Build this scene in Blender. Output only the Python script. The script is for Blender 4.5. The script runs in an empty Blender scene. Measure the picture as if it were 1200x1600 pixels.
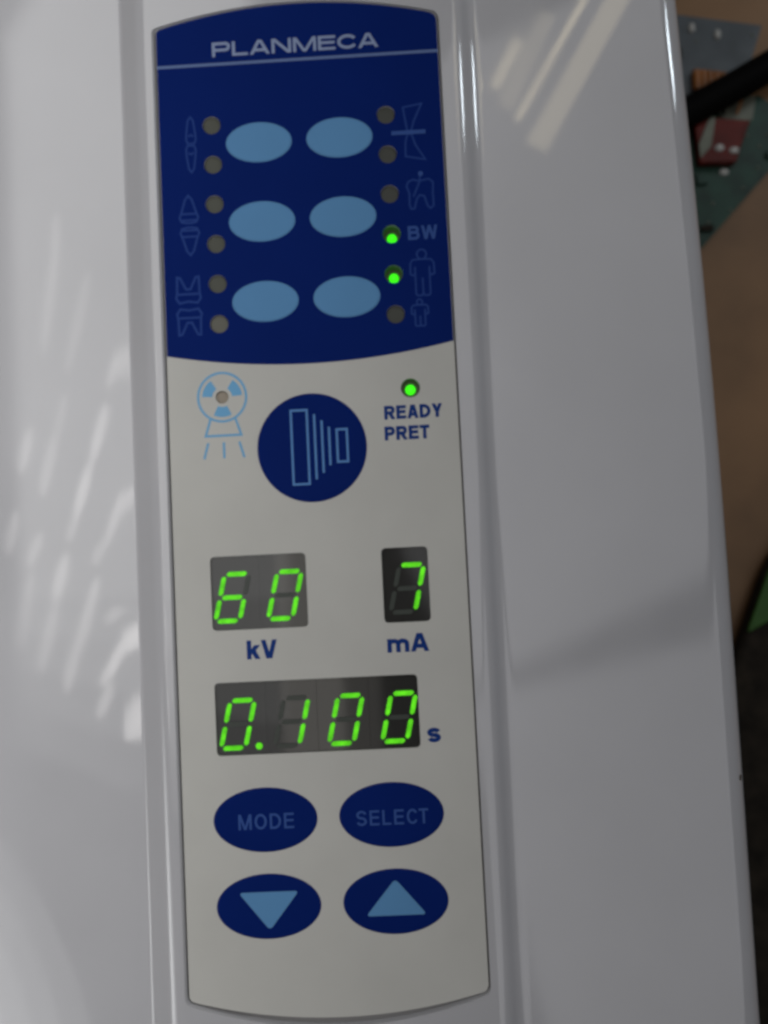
import bpy, bmesh, math, random
from mathutils import Matrix, Vector, Euler
random.seed(4)
MM = 0.001
sc = bpy.context.scene

# ------------------------------------------------------------------ camera
cam_data = bpy.data.cameras.new("camera")
cam = bpy.data.objects.new("camera", cam_data)
sc.collection.objects.link(cam)
Rw2c = Matrix(((0.99845, -0.04868, -0.02691), (0.05011, 0.99721, 0.05537), (0.02414, -0.05664, 0.9981)))
CAM = Vector((23.068, -15.225, 232.822))          # millimetres, origin at the middle of the faceplate
cam.matrix_world = Matrix.Translation(CAM * MM) @ Rw2c.transposed().to_4x4()
cam_data.sensor_fit = 'HORIZONTAL'
cam_data.sensor_width = 36.0
cam_data.lens = 42.0
cam_data.clip_start = 0.01
cam_data.clip_end = 50.0
cam_data.dof.use_dof = True
cam_data.dof.focus_distance = 0.2025
cam_data.dof.aperture_fstop = 42.0 / 3.4
sc.camera = cam

# ------------------------------------------------------------------ world, lamps, exposure
world = bpy.data.worlds.new("World")
sc.world = world
world.use_nodes = True
bg = world.node_tree.nodes["Background"]
bg.inputs[0].default_value = (0.97, 0.98, 1.0, 1)
bg.inputs[1].default_value = 0.025

def area(name, loc, size, radiance, color=(1, 1, 1), target=None, rotz=0.0, roty=0.0, round_=False):
    """rectangular lamp; loc and size in mm, radiance as seen in a mirror"""
    L = bpy.data.lights.new(name, 'AREA')
    L.shape = 'ELLIPSE' if round_ else 'RECTANGLE'
    L.size, L.size_y = size[0] * MM, size[1] * MM
    L.energy = radiance * math.pi * L.size * L.size_y * (math.pi / 4 if round_ else 1)
    L.color = color
    o = bpy.data.objects.new(name, L)
    sc.collection.objects.link(o)
    o.location = Vector(loc) * MM
    if target is None:
        o.rotation_euler = (0, roty, rotz)
    else:
        d = (Vector(target) - Vector(loc)).normalized()
        o.rotation_euler = d.to_track_quat('-Z', 'Y').to_euler()
    return o

# broad window light leaning in from the left, an added low lamp, and ceiling light at the right split in two so that the housing mirrors a dark band
for k in range(5):      # the tall window's lower edge is soft too
    area("left_light", (-178 + 2 * k, 156 + 15 * k, 349 + 2.4 * k), (420, 612 - 30 * k), 0.296, (1.0, 1.0, 0.99), roty=0.882)
area("left_light", (-47, -65, 300), (30, 260), 1.25, (1.0, 0.96, 0.89))  # added strip that brightens the mirror image in the displays
area("left_light", (-18, -65, 300), (28, 260), 0.45, (1.0, 0.96, 0.89))  # weaker added strip, so the displays' reflection fades to the right
for k in range(9):      # low lamp added to brighten the lower left; nested ellipses fade its rim
    area("left_light", (-285, -245, 215 + 2 * k), (390 - 38 * k, 330 - 32 * k), 0.42, (0.99, 1.0, 1.0), roty=0.44, round_=True)
area("ceiling_light", (471, 487, 1504), (1208, 1166), 0.165, (0.97, 0.97, 1.0), rotz=0.3843)
area("ceiling_light", (469, 492, 1508), (1208, 1156), 0.165, (0.97, 0.97, 1.0), rotz=0.3843)
area("ceiling_light", (467, 497, 1512), (1208, 1144), 0.165, (0.97, 0.97, 1.0), rotz=0.3843)
area("ceiling_light", (464, 502, 1516), (1208, 1134), 0.165, (0.97, 0.97, 1.0), rotz=0.3843)
area("ceiling_light", (793, -630, 1520), (1188, 966), 0.150, (0.97, 0.97, 1.0), rotz=0.1974)
area("ceiling_light", (794, -636, 1524), (1188, 956), 0.150, (0.97, 0.97, 1.0), rotz=0.1974)
area("ceiling_light", (795, -641, 1528), (1188, 944), 0.150, (0.97, 0.97, 1.0), rotz=0.1974)
area("ceiling_light", (796, -647, 1532), (1188, 934), 0.150, (0.97, 0.97, 1.0), rotz=0.1974)
area("corner_window", (450, 373, 300), (60, 74), 18.0, (0.82, 0.92, 1.0), target=(60, 110, 0))
# sunlit slats of a blind, broken up, that the glossy housing mirrors at the left: x, y, length, width, turn, radiance
SLATS = [
    (-130, 112, 45, 4, -8.9, 0.80),
    (-127, 137, 17, 4, -3.5, 0.60),
    (-118, 98, 37, 4, -13.9, 0.60),
    (-102, 78, 18, 3, -18.6, 1.60),
    (-98, 78, 12, 2, -15.3, 1.40),
    (-127, 56, 17, 3, -13.0, 0.70),
    (-143, 42, 17, 4, -13.9, 1.30),
    (-133, 35, 23, 4, -13.7, 1.20),
    (-110, 48, 22, 4, -16.3, 1.90),
    (-118, 23, 21, 4, -16.7, 2.00),
    (-104, 11, 24, 3, -20.1, 1.90),
    (-150, 6, 16, 4, -12.9, 1.20),
    (-140, -2, 13, 4, -23.1, 1.00),
    (-145, -29, 28, 4, -10.8, 0.80),
    (-129, -15, 18, 4, -15.9, 2.00),
    (-135, -40, 26, 4, -14.7, 1.20),
    (-118, -33, 30, 4, -17.2, 1.60),
    (-125, -53, 20, 4, -14.8, 1.50),
    (-106, -32, 8, 4, -50.4, 1.30),
    (-100, -41, 14, 4, -19.9, 3.00),
    (-105, -50, 15, 4, -28.0, 2.80),
    (-109, -57, 11, 4, -32.2, 2.00),
    (-111, -69, 13, 4, -23.8, 1.80),
    (-100, -76, 18, 4, -7.3, 3.40),
    (-112, -5, 9, 4, -20.5, 1.00),
    (-123, 7, 11, 3, -17.0, 1.20),
]
# warm lit slats mirrored at the upper right
WARM = [
    (78, 204, 25, 4, -29.7, 1.50),
    (101, 210, 75, 2, -31.8, 2.20),
    (112, 203, 89, 8, -31.4, 1.00),
    (87, 205, 47, 6, -27.4, 0.55),
]
for x, y, ln, wd, turn, rad in SLATS:
    area("blind_slat_light", (x, y, 150), (wd * 1.15, ln * 1.25), rad * 1.05, (1.0, 0.97, 0.95), rotz=math.radians(turn), round_=True)
for x, y, ln, wd, turn, rad in WARM:
    area("warm_slat_light", (x, y, 150), (wd * 1.25, ln), rad * 1.3, (1.0, 0.86, 0.56), rotz=math.radians(turn))

sc.view_settings.view_transform = 'Standard'
sc.view_settings.look = 'None'
sc.view_settings.exposure = 0.12
sc.view_settings.gamma = 1.0
sc.view_settings.use_curve_mapping = False
sc.cycles.filter_width = 2.5
sc.cycles.use_denoising = True

# ------------------------------------------------------------------ materials
def mat(name, color, rough=0.5, spec=0.5, emit=None, strength=0.0, noise=None, bump=None, coat=0.0):
    m = bpy.data.materials.new(name)
    m.use_nodes = True
    nt = m.node_tree
    b = nt.nodes["Principled BSDF"]
    b.inputs["Base Color"].default_value = (*color, 1)
    b.inputs["Roughness"].default_value = rough
    b.inputs["Specular IOR Level"].default_value = spec
    if coat:
        b.inputs["Coat Weight"].default_value = coat
    if emit:
        b.inputs["Emission Color"].default_value = (*emit, 1)
        b.inputs["Emission Strength"].default_value = strength
    tc = nt.nodes.new("ShaderNodeTexCoord")
    if noise:
        scale, amt = noise
        n = nt.nodes.new("ShaderNodeTexNoise")
        n.inputs["Scale"].default_value = scale
        n.inputs["Detail"].default_value = 5
        nt.links.new(tc.outputs["Object"], n.inputs["Vector"])
        r = nt.nodes.new("ShaderNodeMapRange")
        r.inputs[1].default_value = 0.3
        r.inputs[2].default_value = 0.7
        r.inputs[3].default_value = 1 - amt
        r.inputs[4].default_value = 1 + amt
        nt.links.new(n.outputs["Fac"], r.inputs[0])
        mx = nt.nodes.new("ShaderNodeVectorMath")
        mx.operation = 'SCALE'
        mx.inputs[0].default_value = color
        nt.links.new(r.outputs[0], mx.inputs["Scale"])
        nt.links.new(mx.outputs[0], b.inputs["Base Color"])
    if bump:
        scale, dist = bump
        n = nt.nodes.new("ShaderNodeTexNoise")
        n.inputs["Scale"].default_value = scale
        n.inputs["Detail"].default_value = 2
        nt.links.new(tc.outputs["Object"], n.inputs["Vector"])
        bp = nt.nodes.new("ShaderNodeBump")
        bp.inputs["Strength"].default_value = 1.0
        bp.inputs["Distance"].default_value = dist
        nt.links.new(n.outputs["Fac"], bp.inputs["Height"])
        nt.links.new(bp.outputs[0], b.inputs["Normal"])
    return m

M = {}
M['shell'] = mat("white_plastic", (0.583, 0.578, 0.600), 0.05, 0.85, noise=(22, 0.035), bump=(30, 3e-6))
def specks(m, color):
    nt = m.node_tree
    b = nt.nodes["Principled BSDF"]
    src = b.inputs["Base Color"].links[0].from_socket
    tcn = nt.nodes.new("ShaderNodeTexCoord")
    vo = nt.nodes.new("ShaderNodeTexVoronoi"); vo.inputs["Scale"].default_value = 55
    nt.links.new(tcn.outputs["Object"], vo.inputs["Vector"])
    sep = nt.nodes.new("ShaderNodeSeparateColor"); nt.links.new(vo.outputs["Color"], sep.inputs[0])
    r1 = nt.nodes.new("ShaderNodeMath"); r1.operation = 'MULTIPLY'; r1.inputs[1].default_value = 0.055
    nt.links.new(sep.outputs[0], r1.inputs[0])
    lt = nt.nodes.new("ShaderNodeMath"); lt.operation = 'LESS_THAN'
    nt.links.new(vo.outputs["Distance"], lt.inputs[0]); nt.links.new(r1.outputs[0], lt.inputs[1])
    gate = nt.nodes.new("ShaderNodeMath"); gate.operation = 'GREATER_THAN'; gate.inputs[1].default_value = 0.80
    nt.links.new(sep.outputs[1], gate.inputs[0])
    mu = nt.nodes.new("ShaderNodeMath"); mu.operation = 'MULTIPLY'
    nt.links.new(lt.outputs[0], mu.inputs[0]); nt.links.new(gate.outputs[0], mu.inputs[1])
    mx = nt.nodes.new("ShaderNodeMix"); mx.data_type = 'RGBA'
    mx.inputs[7].default_value = (*color, 1)
    nt.links.new(mu.outputs[0], mx.inputs[0]); nt.links.new(src, mx.inputs[6])
    nt.links.new(mx.outputs[2], b.inputs["Base Color"])
def smears(m, lo_, hi_, scale):
    """handling marks: roughness that varies in wiped streaks"""
    nt = m.node_tree
    b = nt.nodes["Principled BSDF"]
    tcn = nt.nodes.new("ShaderNodeTexCoord")
    mp = nt.nodes.new("ShaderNodeMapping"); mp.inputs["Scale"].default_value = (scale, scale * 0.35, scale); mp.inputs["Rotation"].default_value = (0, 0, 0.5)
    nz = nt.nodes.new("ShaderNodeTexNoise"); nz.inputs["Scale"].default_value = 1.0; nz.inputs["Detail"].default_value = 6
    mr = nt.nodes.new("ShaderNodeMapRange"); mr.inputs[1].default_value = 0.35; mr.inputs[2].default_value = 0.7; mr.inputs[3].default_value = lo_; mr.inputs[4].default_value = hi_
    nt.links.new(tcn.outputs["Object"], mp.inputs[0]); nt.links.new(mp.outputs[0], nz.inputs["Vector"]); nt.links.new(nz.outputs["Fac"], mr.inputs[0]); nt.links.new(mr.outputs[0], b.inputs["Roughness"])
specks(M['shell'], (0.12, 0.11, 0.10))
smears(M['shell'], 0.03, 0.09, 45)
M['film'] = mat("ivory_film", (0.64, 0.63, 0.59), 0.5, 0.10, noise=(40, 0.035), bump=(2500, 4e-6))
M['navy'] = mat("navy_ink", (0.003, 0.018, 0.155), 0.5, 0.03, noise=(25, 0.06), bump=(2500, 4e-6))
M['sky'] = mat("pale_blue_ink", (0.13, 0.325, 0.60), 0.5, 0.08, noise=(30, 0.04))
M['silver'] = mat("silver_ink", (0.30, 0.37, 0.55), 0.5, 0.1)
M['rule'] = mat("rule_ink", (0.15, 0.22, 0.42), 0.5, 0.08)
M['faint'] = mat("faint_blue_ink", (0.019, 0.056, 0.255), 0.5, 0.07)
M['faint2'] = mat("soft_blue_ink", (0.045, 0.105, 0.35), 0.5, 0.07)
M['icon'] = mat("icon_blue_ink", (0.19, 0.47, 0.76), 0.5, 0.1)
M['line'] = mat("line_blue_ink", (0.12, 0.29, 0.62), 0.5, 0.08)
M['text'] = mat("dark_blue_ink", (0.007, 0.042, 0.23), 0.5, 0.1)
M['gap'] = mat("recess_grey", (0.27, 0.265, 0.265), 0.6, 0.2)
M['lens'] = mat("unlit_lens", (0.10, 0.103, 0.085), 0.35, 0.15)
M['lens_dim'] = mat("unlit_lens_dim", (0.082, 0.084, 0.074), 0.35, 0.15)
M['lens_pale'] = mat("unlit_lens_pale", (0.155, 0.152, 0.125), 0.35, 0.15)
M['lens_brown'] = mat("unlit_lens_brown", (0.36, 0.31, 0.25), 0.4, 0.15)
M['well'] = mat("lamp_well", (0.15, 0.16, 0.10), 0.5, 0.2)
M['glow'] = mat("green_glow", (0.02, 0.2, 0.01), 0.3, 0.3, (0.05, 1.0, 0.01), 1.0)
M['seg'] = mat("green_segment", (0.02, 0.2, 0.01), 0.3, 0.1, (0.11, 0.66, 0.012), 0.86)
M['glass'] = mat("display_face", (0.038, 0.037, 0.035), 0.06, 0.5)
nt = M['seg'].node_tree
tcn = nt.nodes.new("ShaderNodeTexCoord"); nz = nt.nodes.new("ShaderNodeTexNoise"); nz.inputs["Scale"].default_value = 420
mr = nt.nodes.new("ShaderNodeMapRange"); mr.inputs[1].default_value = 0.3; mr.inputs[2].default_value = 0.7; mr.inputs[3].default_value = 0.6; mr.inputs[4].default_value = 1.1
nt.links.new(tcn.outputs["Object"], nz.inputs["Vector"]); nt.links.new(nz.outputs["Fac"], mr.inputs[0]); nt.links.new(mr.outputs[0], nt.nodes["Principled BSDF"].inputs["Emission Strength"])
M['dim'] = mat("unlit_segment", (0.055, 0.065, 0.055), 0.3, 0.3)
M['table'] = mat("brown_table", (0.26, 0.145, 0.068), 0.45, 0.3, noise=(14, 0.35))
M['board'] = mat("green_board", (0.014, 0.05, 0.033), 0.4, 0.25, noise=(120, 0.4))
M['grey'] = mat("grey_module", (0.07, 0.085, 0.095), 0.35, 0.4, noise=(90, 0.3))
M['red'] = mat("red_part", (0.12, 0.013, 0.008), 0.45, 0.2, noise=(120, 0.3))
M['orange'] = mat("orange_part", (0.28, 0.10, 0.02), 0.4, 0.4, noise=(200, 0.4))
M['solder'] = mat("shiny_metal", (0.55, 0.55, 0.52), 0.25, 0.6)
M['olive'] = mat("olive_patch", (0.16, 0.17, 0.13), 0.4, 0.3, noise=(100, 0.3))
M['black'] = mat("black_rubber", (0.004, 0.004, 0.004), 0.6, 0.04)
M['bag'] = mat("black_fabric", (0.021, 0.016, 0.011), 0.7, 0.15, noise=(150, 0.5))
M['green'] = mat("green_trim", (0.035, 0.11, 0.014), 0.5, 0.3, noise=(80, 0.3))

# ------------------------------------------------------------------ mesh helpers (all in mm)
def finish(name, me, m, parent=None, smooth=None):
    me.materials.clear()
    me.materials.append(m)
    if smooth is not None:
        for p in me.polygons:
            p.use_smooth = True
        me.set_sharp_from_angle(angle=math.radians(smooth))
    o = bpy.data.objects.new(name, me)
    sc.collection.objects.link(o)
    if parent is not None:
        o.parent = parent
    return o

def bm_obj(name, bm, m, parent=None, smooth=None):
    me = bpy.data.meshes.new(name)
    bmesh.ops.scale(bm, vec=(MM, MM, MM), verts=bm.verts)
    bm.to_mesh(me)
    bm.free()
    return finish(name, me, m, parent, smooth)

def plate(name, loops, z0, z1, m, parent=None, bevel=0.0, smooth=35):
    """flat plate with holes: loops[0] is the outline, the others are cut out"""
    cu = bpy.data.curves.new(name, 'CURVE')
    cu.dimensions = '2D'
    cu.fill_mode = 'BOTH'
    cu.extrude = max((z1 - z0) / 2 - bevel, 0.0) * MM
    cu.bevel_depth = bevel * MM
    cu.bevel_resolution = 2
    if bevel:
        cu.offset = -bevel * MM
    for lp in loops:
        s = cu.splines.new('POLY')
        s.points.add(len(lp) - 1)
        for p, q in zip(s.points, lp):
            p.co = (q[0] * MM, q[1] * MM, 0, 1)
        s.use_cyclic_u = True
    tmp = bpy.data.objects.new(name, cu)
    sc.collection.objects.link(tmp)
    dg = bpy.context.evaluated_depsgraph_get()
    me = bpy.data.meshes.new_from_object(tmp.evaluated_get(dg))
    bpy.data.objects.remove(tmp)
    bpy.data.curves.remove(cu)
    for v in me.vertices:
        v.co.z += (z0 + z1) / 2 * MM
    me.name = name
    return finish(name, me, m, parent, smooth)

def ellipse(cx, cy, a, b=None, n=64):
    b = a if b is None else b
    return [(cx + a * math.cos(2 * math.pi * i / n), cy + b * math.sin(2 * math.pi * i / n)) for i in range(n)]

def rounded(poly, r, n=6):
    """round the corners of a polygon; r is a radius or a list of radii"""
    out = []
    N = len(poly)
    for i in range(N):
        p, a, b = Vector(poly[i]), Vector(poly[i - 1]), Vector(poly[(i + 1) % N])
        rr = r[i] if isinstance(r, (list, tuple)) else r
        if rr <= 0:
            out.append(tuple(p))
            continue
        u, v = (a - p).normalized(), (b - p).normalized()
        s, e = p + u * rr, p + v * rr
        for k in range(n + 1):
            t = k / n
            q = s * (1 - t) ** 2 + p * 2 * t * (1 - t) + e * t * t
            out.append((q.x, q.y))
    return out

def rect(x0, y0, x1, y1):
    return [(x0, y0), (x1, y0), (x1, y1), (x0, y1)]

def strokes(name, lines, w, z, m, parent=None):
    """printed line art: each line is (points, closed) or (points, closed, width)"""
    bm = bmesh.new()
    k = 0
    for ln in lines:
        pts, closed = [Vector(p) for p in ln[0]], ln[1]
        hw = (ln[2] if len(ln) > 2 else w) / 2
        n = len(pts)
        L, Rr = [], []
        zz = z + k * 0.004
        k += 1
        for i, p in enumerate(pts):
            a = pts[i - 1] if (closed or i > 0) else None
            b = pts[(i + 1) % n] if (closed or i < n - 1) else None
            d1 = (p - a).normalized() if a is not None else None
            d2 = (b - p).normalized() if b is not None else None
            if d1 is None: d1 = d2
            if d2 is None: d2 = d1
            n1, n2 = Vector((-d1.y, d1.x)), Vector((-d2.y, d2.x))
            mt = (n1 + n2)
            mt = mt.normalized() if mt.length > 1e-4 else n1
            s = hw / max(mt.dot(n1), 0.45)
            q = p + mt * s
            qq = p - mt * s
            L.append(bm.verts.new((q.x, q.y, zz)))
            Rr.append(bm.verts.new((qq.x, qq.y, zz)))
        for i in range(n if closed else n - 1):
            j = (i + 1) % n
            bm.faces.new((L[i], Rr[i], Rr[j], L[j]))
    bmesh.ops.recalc_face_normals(bm, faces=bm.faces)
    for f in bm.faces:
        if f.normal.z < 0:
            f.normal_flip()
    return bm_obj(name, bm, m, parent)

def fills(name, polys, z, m, parent=None):
    bm = bmesh.new()
    for k, p in enumerate(polys):
        f = bm.faces.new([bm.verts.new((x, y, z + 0.004 * k)) for x, y in p])
        f.normal_update()
        if f.normal.z < 0:
            f.normal_flip()
    return bm_obj(name, bm, m, parent)

def ell(cx, cy, rx, ry, a0, a1, n=16):
    return [(cx + rx * math.cos(math.radians(a0 + (a1 - a0) * k / n)), cy + ry * math.sin(math.radians(a0 + (a1 - a0) * k / n))) for k in range(n + 1)]

def glyph(ch, w, t):
    """sans capitals of height 1: list of (polygon,) fills and ('s', points, closed) strokes"""
    h = t / 2
    P, S = [], []
    def v(x, y0=0.0, y1=1.0): P.append([(x - h, y0), (x + h, y0), (x + h, y1), (x - h, y1)])
    def hb(x0, x1, y): P.append([(x0, y - h * 0.95), (x1, y - h * 0.95), (x1, y + h * 0.95), (x0, y + h * 0.95)])
    def d(x0, y0, x1, y1, k=1.0):
        L = math.hypot(x1 - x0, y1 - y0)
        hh = h * k * L / max(abs(y1 - y0), 1e-6)
        P.append([(x0 - hh, y0), (x0 + hh, y0), (x1 + hh, y1), (x1 - hh, y1)])
    def bowl(yb, yt, wr):
        ry = (yt - yb) / 2
        rx = min(ry, (wr - h) * 0.55)
        S.append(([(h, yt), (wr - h - rx, yt)] + ell(wr - h - rx, (yt + yb) / 2, rx, ry, 88, -88, 12) + [(wr - h - rx, yb), (h, yb)], False))
    if ch == 'P': v(h); bowl(0.46, 1 - h, w)
    elif ch == 'R': v(h); bowl(0.48, 1 - h, w * 0.97); d(w * 0.50, 0.46, w - h * 1.05, 0)
    elif ch == 'B': v(h); bowl(0.53, 1 - h, w * 0.95); bowl(h, 0.53, w)
    elif ch == 'D': v(h); bowl(h, 1 - h, w)
    elif ch == 'E': v(h); hb(h, w, 1 - h); hb(h, w * 0.95, 0.52); hb(h, w, h)
    elif ch == 'L': v(h); hb(h, w, h)
    elif ch == 'T': v(w / 2); hb(0, w, 1 - h)
    elif ch == 'C': S.append((ell(w / 2, 0.5, w / 2 - h, 0.5 - h, 33, 327, 28), False))
    elif ch == 'O': S.append((ell(w / 2, 0.5, w / 2 - h, 0.5 - h, 0, 350, 35), True))
    elif ch in 'Ss':
        r = (1 - t) / 4
        S.append((ell(w / 2, 1 - h - r, w / 2 - h, r, 12, 262, 18) + ell(w / 2, h + r, w / 2 - h, r, 82, -168, 18), False))
    elif ch == 'A': d(h * 1.1, 0, w / 2 - h * 0.25, 1); d(w - h * 1.1, 0, w / 2 + h * 0.25, 1); hb(w * 0.24, w * 0.76, 0.30)
    elif ch == 'V': d(w / 2 - h * 0.25, 0, h * 1.1, 1); d(w / 2 + h * 0.25, 0, w - h * 1.1, 1)
    elif ch == 'W': d(w * 0.27, 0, h * 1.05, 1, 0.95); d(w * 0.27, 0, w / 2, 1, 0.95); d(w * 0.73, 0, w / 2, 1, 0.95); d(w * 0.73, 0, w - h * 1.05, 1, 0.95)
    elif ch == 'N': v(h); v(w - h); d(w - h * 1.25, 0, h * 1.25, 1)
    elif ch == 'M': v(h); v(w - h); d(w / 2, 0, h * 1.25, 1, 0.95); d(w / 2, 0, w - h * 1.25, 1, 0.95)
    elif ch == 'Y': v(w / 2, 0, 0.46); d(w / 2, 0.38, h * 1.15, 1); d(w / 2, 0.38, w - h * 1.15, 1)
    elif ch == 'k': v(h); d(t * 0.7, 0.26, w - h * 1.3, 0.74); d(w - h * 1.2, 0, w * 0.45, 0.50)
    elif ch == 'm':
        v(h, 0, 0.74)
        m = w / 2
        for a, b in ((h, m), (m, w - h)):
            rx = (b - a) / 2
            S.append(([(a, 0.46)] + ell((a + b) / 2, 0.46, rx, 0.74 - h - 0.46, 170, 4, 12) + [(b, 0.42), (b, 0.0)], False))
    return P, S
WIDTH = dict(P=.67, L=.58, A=.74, N=.72, M=.85, E=.64, C=.74, B=.70, W=.98, R=.72, D=.72, Y=.70, T=.62, k=.58, V=.70, m=.88, s=.72, O=.78, S=.68)

def lettering(name, body, box, z, m, parent, t=0.2, gap=0.12):
    x0, y0, x1, y1 = box
    H = y1 - y0
    ws = [WIDTH[c] for c in body]
    k = ((x1 - x0) / H - gap * (len(body) - 1)) / sum(ws)
    bm = bmesh.new()
    x, zi = 0.0, 0
    for c, w in zip(body, ws):
        w = w * k
        P, S = glyph(c, w, t)
        for pts, closed in S:
            q = [Vector(p) for p in pts]
            n = len(q)
            Lv, Rv = [], []
            for i in range(n):
                a = q[i - 1] if (closed or i) else None
                b = q[(i + 1) % n] if (closed or i < n - 1) else None
                d1 = (q[i] - a).normalized() if a is not None else (b - q[i]).normalized()
                d2 = (b - q[i]).normalized() if b is not None else d1
                nn = Vector((-d1.y - d2.y, d1.x + d2.x)).normalized()
                sc_ = t / 2 / max(nn.dot(Vector((-d1.y, d1.x))), 0.5)
                Lv.append(q[i] + nn * sc_)
                Rv.append(q[i] - nn * sc_)
            for i in range(n if closed else n - 1):
                j = (i + 1) % n
                P.append([tuple(Lv[i]), tuple(Rv[i]), tuple(Rv[j]), tuple(Lv[j])])
        for p in P:
            zi += 1
            f = bm.faces.new([bm.verts.new((x0 + (x + px) * H, y0 + py * H, z + 0.0012 * (zi % 12))) for px, py in p])
            f.normal_update()
            if f.normal.z < 0:
                f.normal_flip()
        x += w + gap
        if c == 'C':
            x -= gap * 0.7
    return bm_obj(name, bm, m, parent)

def dome(name, cx, cy, a, b, z0, h, m, parent, n=64, rings=8, power=2.0):
    bm = bmesh.new()
    prev = None
    for k in range(rings + 1):
        t = k / rings
        s = math.cos(t * math.pi / 2)
        z = z0 + h * math.sin(t * math.pi / 2) ** (2 / power)
        if k == rings:
            v = bm.verts.new((cx, cy, z0 + h))
            for i in range(n):
                bm.faces.new((prev[i], prev[(i + 1) % n], v))
        else:
            ring = [bm.verts.new((cx + a * s * math.cos(2 * math.pi * i / n), cy + b * s * math.sin(2 * math.pi * i / n), z)) for i in range(n)]
            if prev:
                for i in range(n):
                    bm.faces.new((prev[i], prev[(i + 1) % n], ring[(i + 1) % n], ring[i]))
            prev = ring
    return bm_obj(name, bm, m, parent, 60)

def tube(name, pts, r, m, parent=None, n=20):
    bm = bmesh.new()
    P = [Vector(p) for p in pts]
    rings = []
    for i, p in enumerate(P):
        d = (P[min(i + 1, len(P) - 1)] - P[max(i - 1, 0)]).normalized()
        s = d.cross(Vector((0, 0, 1))).normalized()
        u = s.cross(d)
        rings.append([bm.verts.new(p + (s * math.cos(2 * math.pi * k / n) + u * math.sin(2 * math.pi * k / n)) * r) for k in range(n)])
    for A, B in zip(rings, rings[1:]):
        for k in range(n):
            bm.faces.new((A[k], A[(k + 1) % n], B[(k + 1) % n], B[k]))
    bm.faces.new(rings[0])
    bm.faces.new(rings[-1])
    bmesh.ops.recalc_face_normals(bm, faces=bm.faces)
    return bm_obj(name, bm, m, parent, 60)

def thing(name, label, cat, loc):
    o = bpy.data.objects.new(name, None)
    sc.collection.objects.link(o)
    o.location = Vector(loc) * MM
    o['label'] = label
    o['category'] = cat
    return o

def settle(root):
    """children are built in scene coordinates: keep them there under a root that stands at the thing's base"""
    bpy.context.view_layer.update()
    inv = Matrix.Translation(root.location).inverted()
    for c in root.children:
        c.matrix_parent_inverse = inv

# ------------------------------------------------------------------ setting: the table below
TZ = -90.0
bm = bmesh.new()
bmesh.ops.create_grid(bm, x_segments=2, y_segments=2, size=900)
for v in bm.verts:
    v.co.z = TZ
tab = bm_obj("table_top", bm, M['table'])
tab['kind'] = 'structure'

# ------------------------------------------------------------------ the control unit
unit = thing("control_unit", "white glossy control unit with a blue and ivory keypad panel and green lit displays", "control panel", (0, 0, TZ))

# housing: a cross-section swept along the unit
def edge_x(y):
    t = max(0.0, (y + 20) / 155.0)
    return 107.9 - 3.4 * min(t, 1.3) ** 1.7
PL, FL = 0.55, -3.0            # heights of the raised middle and of the flat flanks
def section(y):
    taper = 0.9 * max(min((y + 20) / 150, 1.2), -1.0)
    pts = []
    # left side, from the outer wall to the middle
    pts += [(-170, TZ + 4), (-170, -9)]
    for k in range(1, 7):
        a = k / 6 * math.pi / 2
        pts.append((-170 + 6 * (1 - math.cos(a)), -9 + 6 * math.sin(a)))
    for x in (-150, -120, -90, -70, -58, -53):
        pts.append((x, FL))
    def rise(sl, rc, rv, n=10):   # from the flank up to the plateau: concave fillet, slope, convex round
        out = [(rc * math.sin(sl * k / n), rc * (1 - math.cos(sl * k / n))) for k in range(n + 1)]
        total = PL - FL
        run = max(total - (rc + rv) * (1 - math.cos(sl)), 0.02) / math.tan(sl)
        hx2 = out[-1][0] + run
        for k in range(n + 1):
            a = sl * (1 - k / n)
            out.append((hx2 + rv * (math.sin(sl) - math.sin(a)), total - rv * (1 - math.cos(a))))
        return out
    left = rise(math.radians(31), 2.6, 7.5)
    x0 = -40.2 - left[-1][0]
    pts += [(x0 + hx_, FL + hz_) for hx_, hz_ in left]
    pts += [(-39.9, PL), (-39.6, PL), (0.0, PL), (39.9, PL)]
    right = rise(math.radians(48), 5.0, 5.0)
    x1 = 40.9 + right[-1][0] + taper * 0.9
    pts += [(x1 - hx_, FL + hz_) for hx_, hz_ in reversed(right)]
    ex = edge_x(y)
    for x in (x1 + 1.0, x1 + 4.0, 62, 75, 88, ex - 12, ex - 8.0):
        pts.append((x, FL))
    r = 6.5
    for k in range(0, 13):
        a = k / 12 * math.pi / 2
        pts.append((ex - r + r * math.sin(a), FL - r + r * math.cos(a)))
    pts += [(ex - 0.5, -30), (ex - 2.5, TZ + 4)]
    return pts
ys = [-210, -209.6, -208.5, -207, -205.5, -204] + [-190 + 10 * i for i in range(39)] + [204, 205.5, 207, 208.5, 209.6, 210]
bm = bmesh.new()
rows = []
for y in ys:
    d = 210 - abs(y)
    drop = 6 - math.sqrt(max(36 - max(6 - d, 0) ** 2, 0))
    rows.append([bm.verts.new((x, y, z - drop if z > TZ + 5 else z)) for x, z in section(y)])
for A, B in zip(rows, rows[1:]):
    for i in range(len(A) - 1):
        bm.faces.new((A[i], B[i], B[i + 1], A[i + 1]))
    bm.faces.new((A[-1], B[-1], B[0], A[0]))
bm.faces.new(rows[0])
bm.faces.new(rows[-1])
bmesh.ops.recalc_face_normals(bm, faces=bm.faces)
housing = bm_obj("housing", bm, M['shell'])

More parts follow.
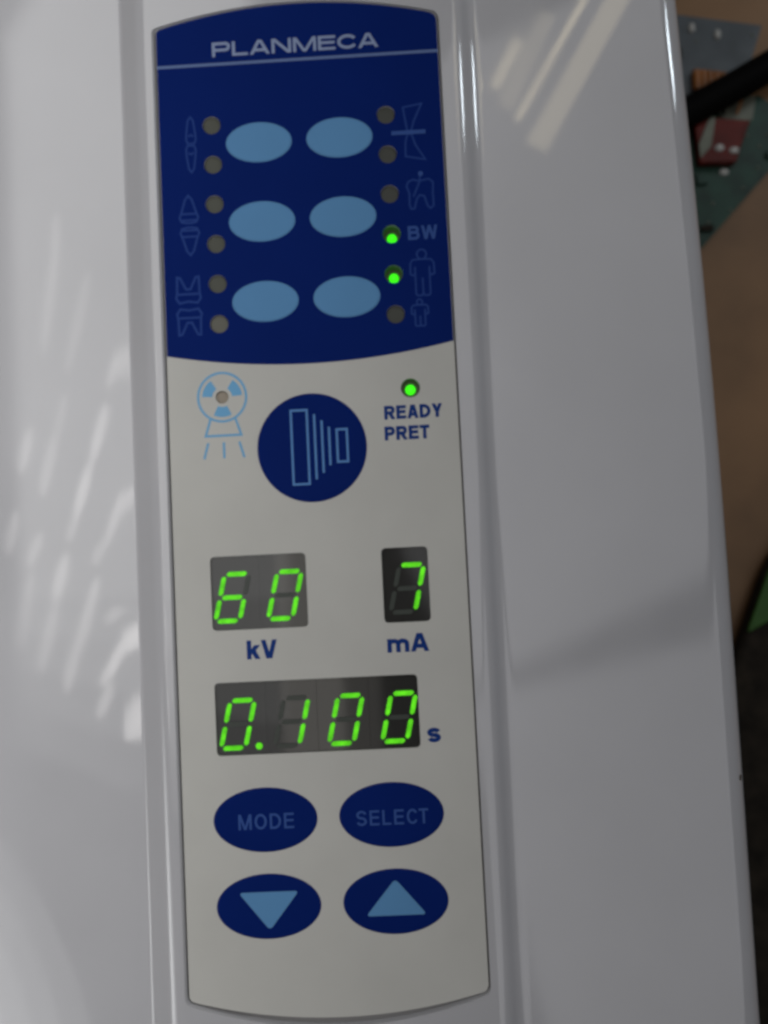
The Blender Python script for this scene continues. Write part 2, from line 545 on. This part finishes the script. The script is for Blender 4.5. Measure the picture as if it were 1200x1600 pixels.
# outline of the faceplate
def arc(xa, ya, xb, yb, sag, n=28):
    return [(xa + (xb - xa) * k / n, ya + (yb - ya) * k / n + sag * (1 - (2 * k / n - 1) ** 2)) for k in range(n + 1)]
def outline(off, bottom=0.0, left=0.0, belly=0.0):
    W = 38.0 + off
    to = min(off, 0.1)          # the film fits tight at the top
    top = arc(W, 131.2 + to, -W - left, 131.2 + to, 5.3)
    bot = arc(-W - left, -124.0 - off - bottom, W, -124.0 - off - bottom, -5.2 - belly)
    loop = top + bot
    r = [0.0] * len(loop)
    r[0], r[len(top) - 1], r[len(top)], r[-1] = 2.2, 1.2, 1.6, 1.8
    return rounded(loop, r)
lo, hi = outline(0.35, 0.0, 0.15, 1.5), outline(0.5, 0.1, 0.5, 1.5)
bm = bmesh.new()
A = [bm.verts.new((x, y, -7.0)) for x, y in lo]
mid = [bm.verts.new((x + 0.0, y, -0.2)) for x, y in lo]
B = [bm.verts.new((x, y, PL + 0.02)) for x, y in hi]
C = [bm.verts.new((x, y, PL + 6)) for x, y in hi]
for P, Q in ((A, mid), (mid, B), (B, C)):
    for i in range(len(P)):
        j = (i + 1) % len(P)
        bm.faces.new((P[i], P[j], Q[j], Q[i]))
bm.faces.new(A)
bm.faces.new(C)
bmesh.ops.recalc_face_normals(bm, faces=bm.faces)
cutter = bm_obj("cutter", bm, M['gap'])
md = housing.modifiers.new("recess", 'BOOLEAN')
md.object = cutter
md.operation = 'DIFFERENCE'
md.solver = 'EXACT'
dg = bpy.context.evaluated_depsgraph_get()
me = bpy.data.meshes.new_from_object(housing.evaluated_get(dg))
housing.modifiers.clear()
housing.data = me
bpy.data.objects.remove(cutter)
housing.parent = unit
me.materials.clear()
me.materials.append(M['shell'])
for p in me.polygons:
    p.use_smooth = True
    p.material_index = 0
me.set_sharp_from_angle(angle=math.radians(22))

# faceplate: ivory film with openings for lamps and displays
LX, RX, LY, DY = -23.7, 23.06, 103.97, 10.81
lamp_pos = [(LX, LY - i * DY) for i in range(6)] + [(RX, LY - i * DY) for i in range(6)]
READY = (25.95, 30.2)
XRAY = (-23.7, 30.4)
HOLE = 2.42
WIN = {'kilovolt': (-28.56, -30.74, -3.56, -11.54), 'milliamp': (16.17, -30.77, 28.2, -11.42), 'seconds': (-28.64, -62.87, 23.9, -44.2)}
holes = [ellipse(x, y, HOLE, n=40) for x, y in lamp_pos] + [ellipse(*READY, HOLE + 0.1, n=40), ellipse(*XRAY, 1.7, n=32)]
holes += [rounded(rect(*w), 1.3) for w in WIN.values()]
face = plate("faceplate", [outline(0.0)] + holes, -1.2, 0.0, M['film'], unit)
recess = plate("recess_floor", [outline(0.3, 0, 0, 1.5)] + [ellipse(x, y, HOLE + 0.3, n=32) for x, y in (lamp_pos[9], lamp_pos[10], READY)], -1.6, -1.22, M['gap'], face)

# navy field with its printing
nv = arc(37.88, 131.1, -37.88, 131.1, 5.25) + arc(-37.88, 42.0, 37.88, 42.1, -3.95)
r = [0.0] * len(nv)
r[0], r[28] = 2.2, 1.2
navy = plate("navy_field", [rounded(nv, r)] + [ellipse(x, y, HOLE, n=40) for x, y in lamp_pos], 0.004, 0.05, M['navy'], face)
Z1 = 0.075
fills("header_line", [rect(-37.85, 120.35, 37.85, 121.15)], Z1, M['rule'], face)
lettering("brand_lettering", "PLANMECA", (-22.8, 122.8, 22.4, 126.8), Z1, M['silver'], face, t=0.2, gap=0.13)

# tooth symbols at the left
def shift(lines, cx, cy, sx=1, sy=1):
    return [([(cx + x * sx, cy + y * sy) for x, y in l[0]],) + tuple(l[1:]) for l in lines]
half1 = [([(0, 7.6), (0.7, 6.6), (1.15, 3.5), (1.3, 1.4), (0.9, 0.3), (-0.9, 0.3), (-1.3, 1.4), (-1.15, 3.5), (-0.7, 6.6)], True),
         ([(-0.7, 2.2), (0, 2.7), (0.7, 2.2)], False)]
strokes("incisor_symbol", shift(half1, -29.4, 99) + shift(half1, -29.5, 99, 1, -1), 0.5, Z1, M['faint'], face)
half2 = [([(0, 8.0), (0.9, 6.9), (1.9, 3.6), (2.5, 2.0), (2.0, 0.8), (0.6, 0.5), (-0.6, 0.5), (-2.0, 0.8), (-2.5, 2.0), (-1.9, 3.6), (-0.9, 6.9)], True),
         ([(-1.9, 3.0), (1.9, 3.0)], False), ([(-1.9, 1.3), (1.9, 1.3)], False)]
strokes("premolar_symbol", shift(half2, -30.7, 77.1) + shift(half2, -30.6, 76.9, 1, -1), 0.55, Z1, M['faint'], face)
half3 = [([(-2.9, 7.7), (-2.1, 7.5), (-0.6, 4.4), (0.6, 4.4), (2.1, 7.6), (2.9, 7.7), (3.0, 3.4), (3.3, 2.0), (2.4, 0.7), (0, 1.1), (-2.4, 0.7), (-3.3, 2.0), (-3.0, 3.4)], True),
         ([(-2.7, 3.1), (2.7, 3.1)], False)]
strokes("molar_symbol", shift(half3, -31.6, 55.3) + shift(half3, -31.5, 55.1, 1, -1), 0.6, Z1, M['faint'], face)
# symbols at the right
strokes("jaw_symbol", [([(27.7, 105.7), (32.7, 106.5), (30.4, 101.8), (29.6, 99.2), (28.6, 99.2), (28.1, 102.5)], True),
                       ([(28.6, 98.4), (27.9, 96.0), (27.8, 92.3), (33.0, 91.2), (30.6, 95.2), (29.6, 98.4)], True)], 0.5, Z1, M['faint'], face)
fills("jaw_bar", [rect(24.3, 98.25, 33.4, 99.35)], Z1 + 0.03, M['faint2'], face)
strokes("endodontic_symbol", [([(28.1, 85.3), (29.4, 85.9), (31.0, 85.4), (33.6, 85.9), (34.7, 84.9), (34.5, 82.0), (34.6, 78.6), (33.7, 77.9), (33.0, 78.6), (32.2, 81.3), (31.0, 81.6), (30.2, 80.6), (29.5, 78.0), (28.6, 77.9), (28.2, 79.0), (28.3, 82.2), (27.6, 84.2)], True),
                              ([(31.4, 87.0), (31.0, 84.9), (29.3, 81.2)], False)], 0.5, Z1, M['faint'], face)
fills("needle_tip", [ellipse(31.5, 87.4, 0.65, n=20)], Z1 + 0.03, M['faint2'], face)
lettering("bitewing_lettering", "BW", (27.35, 69.6, 35.2, 73.35), Z1, M['faint2'], face, t=0.2)
def figure(cx, cy, s, wide):
    w = wide
    body = [(-0.8 * w, 3.6), (-2.4 * w, 3.5), (-3.1 * w, 2.6), (-3.2 * w, -0.3), (-2.5 * w, -0.7), (-1.9 * w, -0.2), (-1.9 * w, -5.6), (-1.5 * w, -6.1), (-0.4 * w, -6.1), (0, -5.6),
            (0.4 * w, -6.1), (1.5 * w, -6.1), (1.9 * w, -5.6), (1.9 * w, -0.2), (2.5 * w, -0.7), (3.2 * w, -0.3), (3.1 * w, 2.6), (2.4 * w, 3.5), (0.8 * w, 3.6)]
    L = [(body, True), (ellipse(0, 4.9, 1.25, 1.3, 20), True), ([(0, -1.4), (0, -5.6)], False), ([(-1.9 * w, 1.6), (-1.9 * w, -0.2)], False), ([(1.9 * w, 1.6), (1.9 * w, -0.2)], False)]
    return [([(cx + x * s, cy + y * s) for x, y in l[0]], l[1]) for l in L]
strokes("adult_symbol", figure(30.65, 60.7, 1.0, 1.0), 0.5, Z1, M['faint'], face)
strokes("child_symbol", figure(29.5, 50.0, 0.58, 1.2), 0.5, Z1, M['faint'], face)

# x-ray head symbol with its lamp, printed on the ivory
cx, cy = XRAY
blades = []
for a0 in (30, 150, 270):
    b = [(cx + 5.3 * math.cos(math.radians(a)), cy + 5.3 * math.sin(math.radians(a))) for a in range(a0 - 27, a0 + 28, 6)]
    b += [(cx + 2.6 * math.cos(math.radians(a)), cy + 2.6 * math.sin(math.radians(a))) for a in range(a0 + 27, a0 - 28, -9)]
    blades.append(b)
fills("radiation_blades", blades, 0.02, M['icon'], face)
strokes("tube_head_symbol", [(ellipse(cx, cy, 6.35, 6.45, 56), True), ([(cx - 3.3, 24.6), (cx - 4.7, 20.2), (cx + 4.7, 20.2), (cx + 3.3, 24.6)], False),
                             ([(cx - 4.1, 18.4), (cx - 5.3, 14.2)], False), ([(cx, 18.4), (cx, 14.2)], False), ([(cx + 4.1, 18.4), (cx + 5.3, 14.2)], False)], 0.62, 0.03, M['icon'], face)
lettering("ready_lettering", "READY", (18.75, 22.15, 34.0, 25.75), 0.02, M['text'], face, t=0.25, gap=0.08)
lettering("pret_lettering", "PRET", (18.6, 16.65, 30.35, 20.3), 0.02, M['text'], face, t=0.25, gap=0.08)
lettering("kilovolt_lettering", "kV", (-19.85, -38.45, -11.9, -33.6), 0.02, M['text'], face, t=0.25, gap=0.03)
lettering("milliamp_lettering", "mA", (16.6, -38.4, 27.4, -33.7), 0.02, M['text'], face, t=0.25, gap=0.07)
lettering("second_lettering", "s", (25.75, -61.7, 29.2, -58.0), 0.02, M['text'], face, t=0.29)

# keys
for x in (-11.2, 10.4):
    for i in range(3):
        k = dome("oval_key", x, 98.57 - 21.62 * i, 8.85, 5.5, 0.052, 0.28, M['sky'], unit, power=6)
def dark_key(x, y):
    return dome("oval_key", x, y, 13.4, 8.15, 0.004, 0.30, M['navy'], unit, power=6)
ZK = 0.34
k = dark_key(-16.75, -79.4)
lettering("mode_lettering", "MODE", (-23.7, -81.7, -9.4, -77.8), ZK, M['faint2'], k, t=0.15, gap=0.2)
k = dark_key(15.6, -79.4)
lettering("select_lettering", "SELECT", (6.6, -81.9, 25.5, -78.1), ZK, M['faint2'], k, t=0.15, gap=0.2)
k = dark_key(-16.75, -101.1)
fills("down_arrow", [rounded([(-24.4, -97.4), (-8.9, -97.4), (-16.65, -107.0)], [1.3, 1.3, 1.3])], ZK, M['sky'], k)
k = dark_key(15.65, -101.1)
fills("up_arrow", [rounded([(7.9, -104.5), (23.4, -104.5), (15.7, -95.4)], [1.3, 1.3, 1.3])], ZK, M['sky'], k)
k = dome("round_key", -0.55, 15.8, 14.4, 14.35, 0.004, 0.30, M['navy'], unit, n=96, power=6)
strokes("collimator_symbol", [(rect(-5.75, 6.3, -1.55, 25.75), True), ([(0.35, 24.5), (0.35, 7.4)], False), ([(2.25, 22.8), (2.25, 9.0)], False), ([(4.1, 21.0), (4.1, 10.9)], False), (rect(6.1, 11.7, 8.75, 20.2), True)],
        0.6, ZK, M['line'], k)

# indicator lamps
lit = {(1, 3), (1, 4)}
for i, (x, y) in enumerate(lamp_pos):
    col, row = divmod(i, 6)
    if (col, row) in lit:
        continue
    m = M['lens_pale'] if (col, row) == (0, 5) else (M['lens'] if col == 0 else M['lens_dim'])
    dome("indicator_lamp", x, y, HOLE - 0.03, HOLE - 0.03, -0.75, 0.3, m, unit, n=32, power=5)
dome("indicator_lamp", *XRAY, 1.67, 1.67, -0.9, 0.5, M['lens_brown'], unit, n=32, power=4)
def lit_lamp(x, y, r, depth):
    bm = bmesh.new()
    n = 40
    a = [bm.verts.new((x + r * math.cos(2 * math.pi * i / n), y + r * math.sin(2 * math.pi * i / n), -0.15)) for i in range(n)]
    b = [bm.verts.new((x + r * math.cos(2 * math.pi * i / n), y + r * math.sin(2 * math.pi * i / n), -depth)) for i in range(n)]
    for i in range(n):
        j = (i + 1) % n
        bm.faces.new((a[i], b[i], b[j], a[j]))
    bm.faces.new(list(reversed(b)))
    bmesh.ops.recalc_face_normals(bm, faces=bm.faces)
    bmesh.ops.reverse_faces(bm, faces=bm.faces)
    w = bm_obj("indicator_lamp", bm, M['well'], unit, 40)
    w['label'] = "lamp lit green"
    dome("glowing_diode", x, y, r * 0.55, r * 0.55, -depth + 0.02, 1.2, M['glow'], w, n=28)
# displays: dark faces with seven-segment digits
SEG = {'0': 'abcdef', '1': 'bc', '6': 'acdefg', '7': 'abc'}
def seg_poly(s, cx, cy):
    W, H, t, g = 6.35, 12.1, 1.22, 0.32
    x0, x1, ym = -W / 2, W / 2, 0.0
    yt, yb = H / 2, -H / 2
    h = t / 2
    def hbar(y): return [(x0 + g + h * 0.2, y), (x0 + g + h, y + h), (x1 - g - h, y + h), (x1 - g - h * 0.2, y), (x1 - g - h, y - h), (x0 + g + h, y - h)]
    def vbar(x, ya, yb_): return [(x, ya - g - h * 0.2), (x + h, ya - g - h), (x + h, yb_ + g + h), (x, yb_ + g + h * 0.2), (x - h, yb_ + g + h), (x - h, ya - g - h)]
    P = {'a': hbar(yt), 'g': hbar(0), 'd': hbar(yb), 'f': vbar(x0, yt, 0), 'b': vbar(x1, yt, 0), 'e': vbar(x0, 0, yb), 'c': vbar(x1, 0, yb)}[s]
    P = rounded(P, 0.3, 3)
    return [(cx + x + 0.235 * y, cy + y) for x, y in P]
def display(name, key, chars, centres, cy, dot=None):
    x0, y0, x1, y1 = WIN[key]
    n = len(chars)
    bm = bmesh.new()
    tilt = [0.0, 0.010, 0.022, 0.012]
    for i in range(n):
        a, b = x0 - 0.5 + (x1 - x0 + 1) * i / n, x0 - 0.5 + (x1 - x0 + 1) * (i + 1) / n
        dz = tilt[i] * (b - a) / 2
        v = [bm.verts.new(p) for p in ((a, y0 - 0.5, -0.75 - dz), (b, y0 - 0.5, -0.75 + dz), (b, y1 + 0.5, -0.75 + dz), (a, y1 + 0.5, -0.75 - dz))]
        bm.faces.new(v)
    d = bm_obj("display_window", bm, M['glass'], unit)
    for ch, cx in zip(chars, centres):
        on = SEG[ch]
        pol = [seg_poly(s, cx, cy) for s in on]
        if dot and ch == chars[0] and cx == centres[0]:
            pol.append(ellipse(*dot, 0.9, n=20))
        fills("digit", pol, -0.5, M['seg'], d)
        off = [seg_poly(s, cx, cy) for s in 'abcdefg' if s not in on]
        fills("unlit_segments", off, -0.55, M['dim'], d)
    return d
lit_lamp(*lamp_pos[9], HOLE, 3.9)
lit_lamp(*lamp_pos[10], HOLE, 3.9)
lit_lamp(*READY, HOLE + 0.1, 3.0)
display("display_window", 'kilovolt', "60", (-23.2, -9.4), -22.3)
display("display_window", 'milliamp', "7", (22.5,), -22.1)
display("display_window", 'seconds', "0100", (-23.0, -9.05, 5.0, 18.75), -55.0, dot=(-17.7, -60.8))
settle(unit)

# ------------------------------------------------------------------ things on the table at the right
mod = thing("circuit_module", "dark grey circuit module with an orange coil, partly under the black cable", "circuit board", (145, 165, TZ))
plate("module_board", [[(112, 184), (162, 174), (156, 158), (153, 146), (112, 146)]], TZ + 0.2, TZ + 2.0, M['grey'], mod)
for x, y in ((136.4, 174.5), (145.6, 171.5)):
    dome("solder_dot", x, y, 1.3, 1.9, TZ + 2.0, 1.6, M['solder'], mod, n=20)
bm = bmesh.new()
for k in range(5):
    ret = bmesh.ops.create_cone(bm, cap_ends=True, segments=14, radius1=1.6, radius2=1.6, depth=7)
    bmesh.ops.rotate(bm, verts=ret['verts'], cent=(0, 0, 0), matrix=Matrix.Rotation(math.pi / 2, 3, 'X'))
    bmesh.ops.translate(bm, verts=ret['verts'], vec=(136.5 + 2.3 * k, 154 - 0.4 * k, TZ + 3.6))
bm_obj("wire_coil", bm, M['orange'], mod, 40)
for k in range(7):
    x, y = 116 + 42 * random.random(), 150 + 24 * random.random()
    if 133 < x < 150 and (y > 166 or y < 158):
        continue
    w_, l_ = random.uniform(0.9, 2.2), random.uniform(1.2, 3.2)
    plate("chip", [rect(x - l_, y - w_, x + l_, y + w_)], TZ + 2.05, TZ + 3.4, random.choice([M['black'], M['bag'], M['olive']]), mod)
for k in range(9):
    x, y = 130 + 30 * random.random(), 149 + 26 * random.random()
    dome("solder_dot", x, y, 0.5, 0.5, TZ + 2.0, 0.4, M['olive'], mod, n=12, rings=4)
settle(mod)

brd = thing("circuit_board", "green circuit board with a red component and small shiny solder blobs, below the black cable", "circuit board", (145, 120, TZ))
plate("green_board", [[(118, 140), (158, 147), (172, 136), (163, 122), (134, 92), (112, 80)]], TZ + 2.4, TZ + 4.0, M['board'], brd)
plate("pale_patch", [[(146, 147.5), (157, 146.3), (155, 137.5), (143, 138.5)]], TZ + 4.1, TZ + 4.4, M['olive'], brd)
plate("red_component", [rounded([(133, 138.5), (153, 136), (149, 127), (147, 121), (134, 121.5)], 1.0)], TZ + 4.1, TZ + 8.0, M['red'], brd, bevel=0.5)
plate("pale_strip", [[(138.6, 138), (140.5, 137.4), (138.2, 127), (134.2, 123), (134.0, 128)]], TZ + 8.05, TZ + 8.6, M['olive'], brd)
for x, y in ((141.2, 126.4), (146.3, 125.2), (143.7, 119.2)):
    dome("solder_dot", x, y, 1.8, 1.3, TZ + (8.0 if y > 121 else 4.0), 1.2, M['solder'], brd, n=20)
for k in range(12):
    x, y = 133 + 30 * random.random(), 96 + 45 * random.random()
    if x < 155 and y > 119 or x - 128 > (y - 80) * 0.75 or y > 138:
        continue
    w_, l_ = random.uniform(0.7, 1.8), random.uniform(0.9, 2.6)
    plate("chip", [rect(x - l_, y - w_, x + l_, y + w_)], TZ + 4.05, TZ + 5.4, random.choice([M['black'], M['bag'], M['olive'], M['board']]), brd)
for k, (x, y) in enumerate([(153, 132), (157, 128), (150, 113), (139, 108), (145, 105), (137, 101), (156, 120), (160, 132)]):
    dome("solder_dot", x, y, 0.6, 0.5, TZ + 4.0, 0.5, M['olive'], brd, n=12, rings=4)
for k in range(4):
    tube("jumper_wire", [(134 + 5 * k, 139.2, TZ + 6), (135 + 5 * k, 143, TZ + 9), (137 + 5 * k, 147, TZ + 5)], 0.5, M['orange' if k % 2 else 'black'], brd, n=8)
settle(brd)

cab = tube("black_cable", [(215, 183, -72), (190, 170.5, -74), (164, 155.5, -78), (148, 147.5, -79), (132, 140, -80), (112, 132, -82)], 5.4, M['black'])
cab['label'] = "thick black cable lying across the circuit boards beside the housing"
cab['category'] = "cable"

bagr = thing("black_pouch", "black pouch with a green trimmed edge on the brown table, lower right", "pouch", (170, -110, TZ))
plate("pouch_body", [rounded([(120.4, -69.0), (130.9, -46.3), (145.1, -12.2), (158.3, 3.0), (217.0, 3.0), (217.0, -218.6), (112.9, -218.6), (112.9, -86.0)], [6, 6, 8, 8, 8, 8, 8, 6])], TZ + 0.2, TZ + 7, M['bag'], bagr, bevel=2.5)
plate("green_trim", [rounded([(135.6, -36.8), (145.1, -14.5), (157.4, 0.2), (174.4, -4.6), (160.2, -23.5), (145.1, -32.0)], 2)], TZ + 7.05, TZ + 8.2, M['green'], bagr, bevel=0.4)
settle(bagr)
bagr.location += Vector((3, -9, 0)) * MM
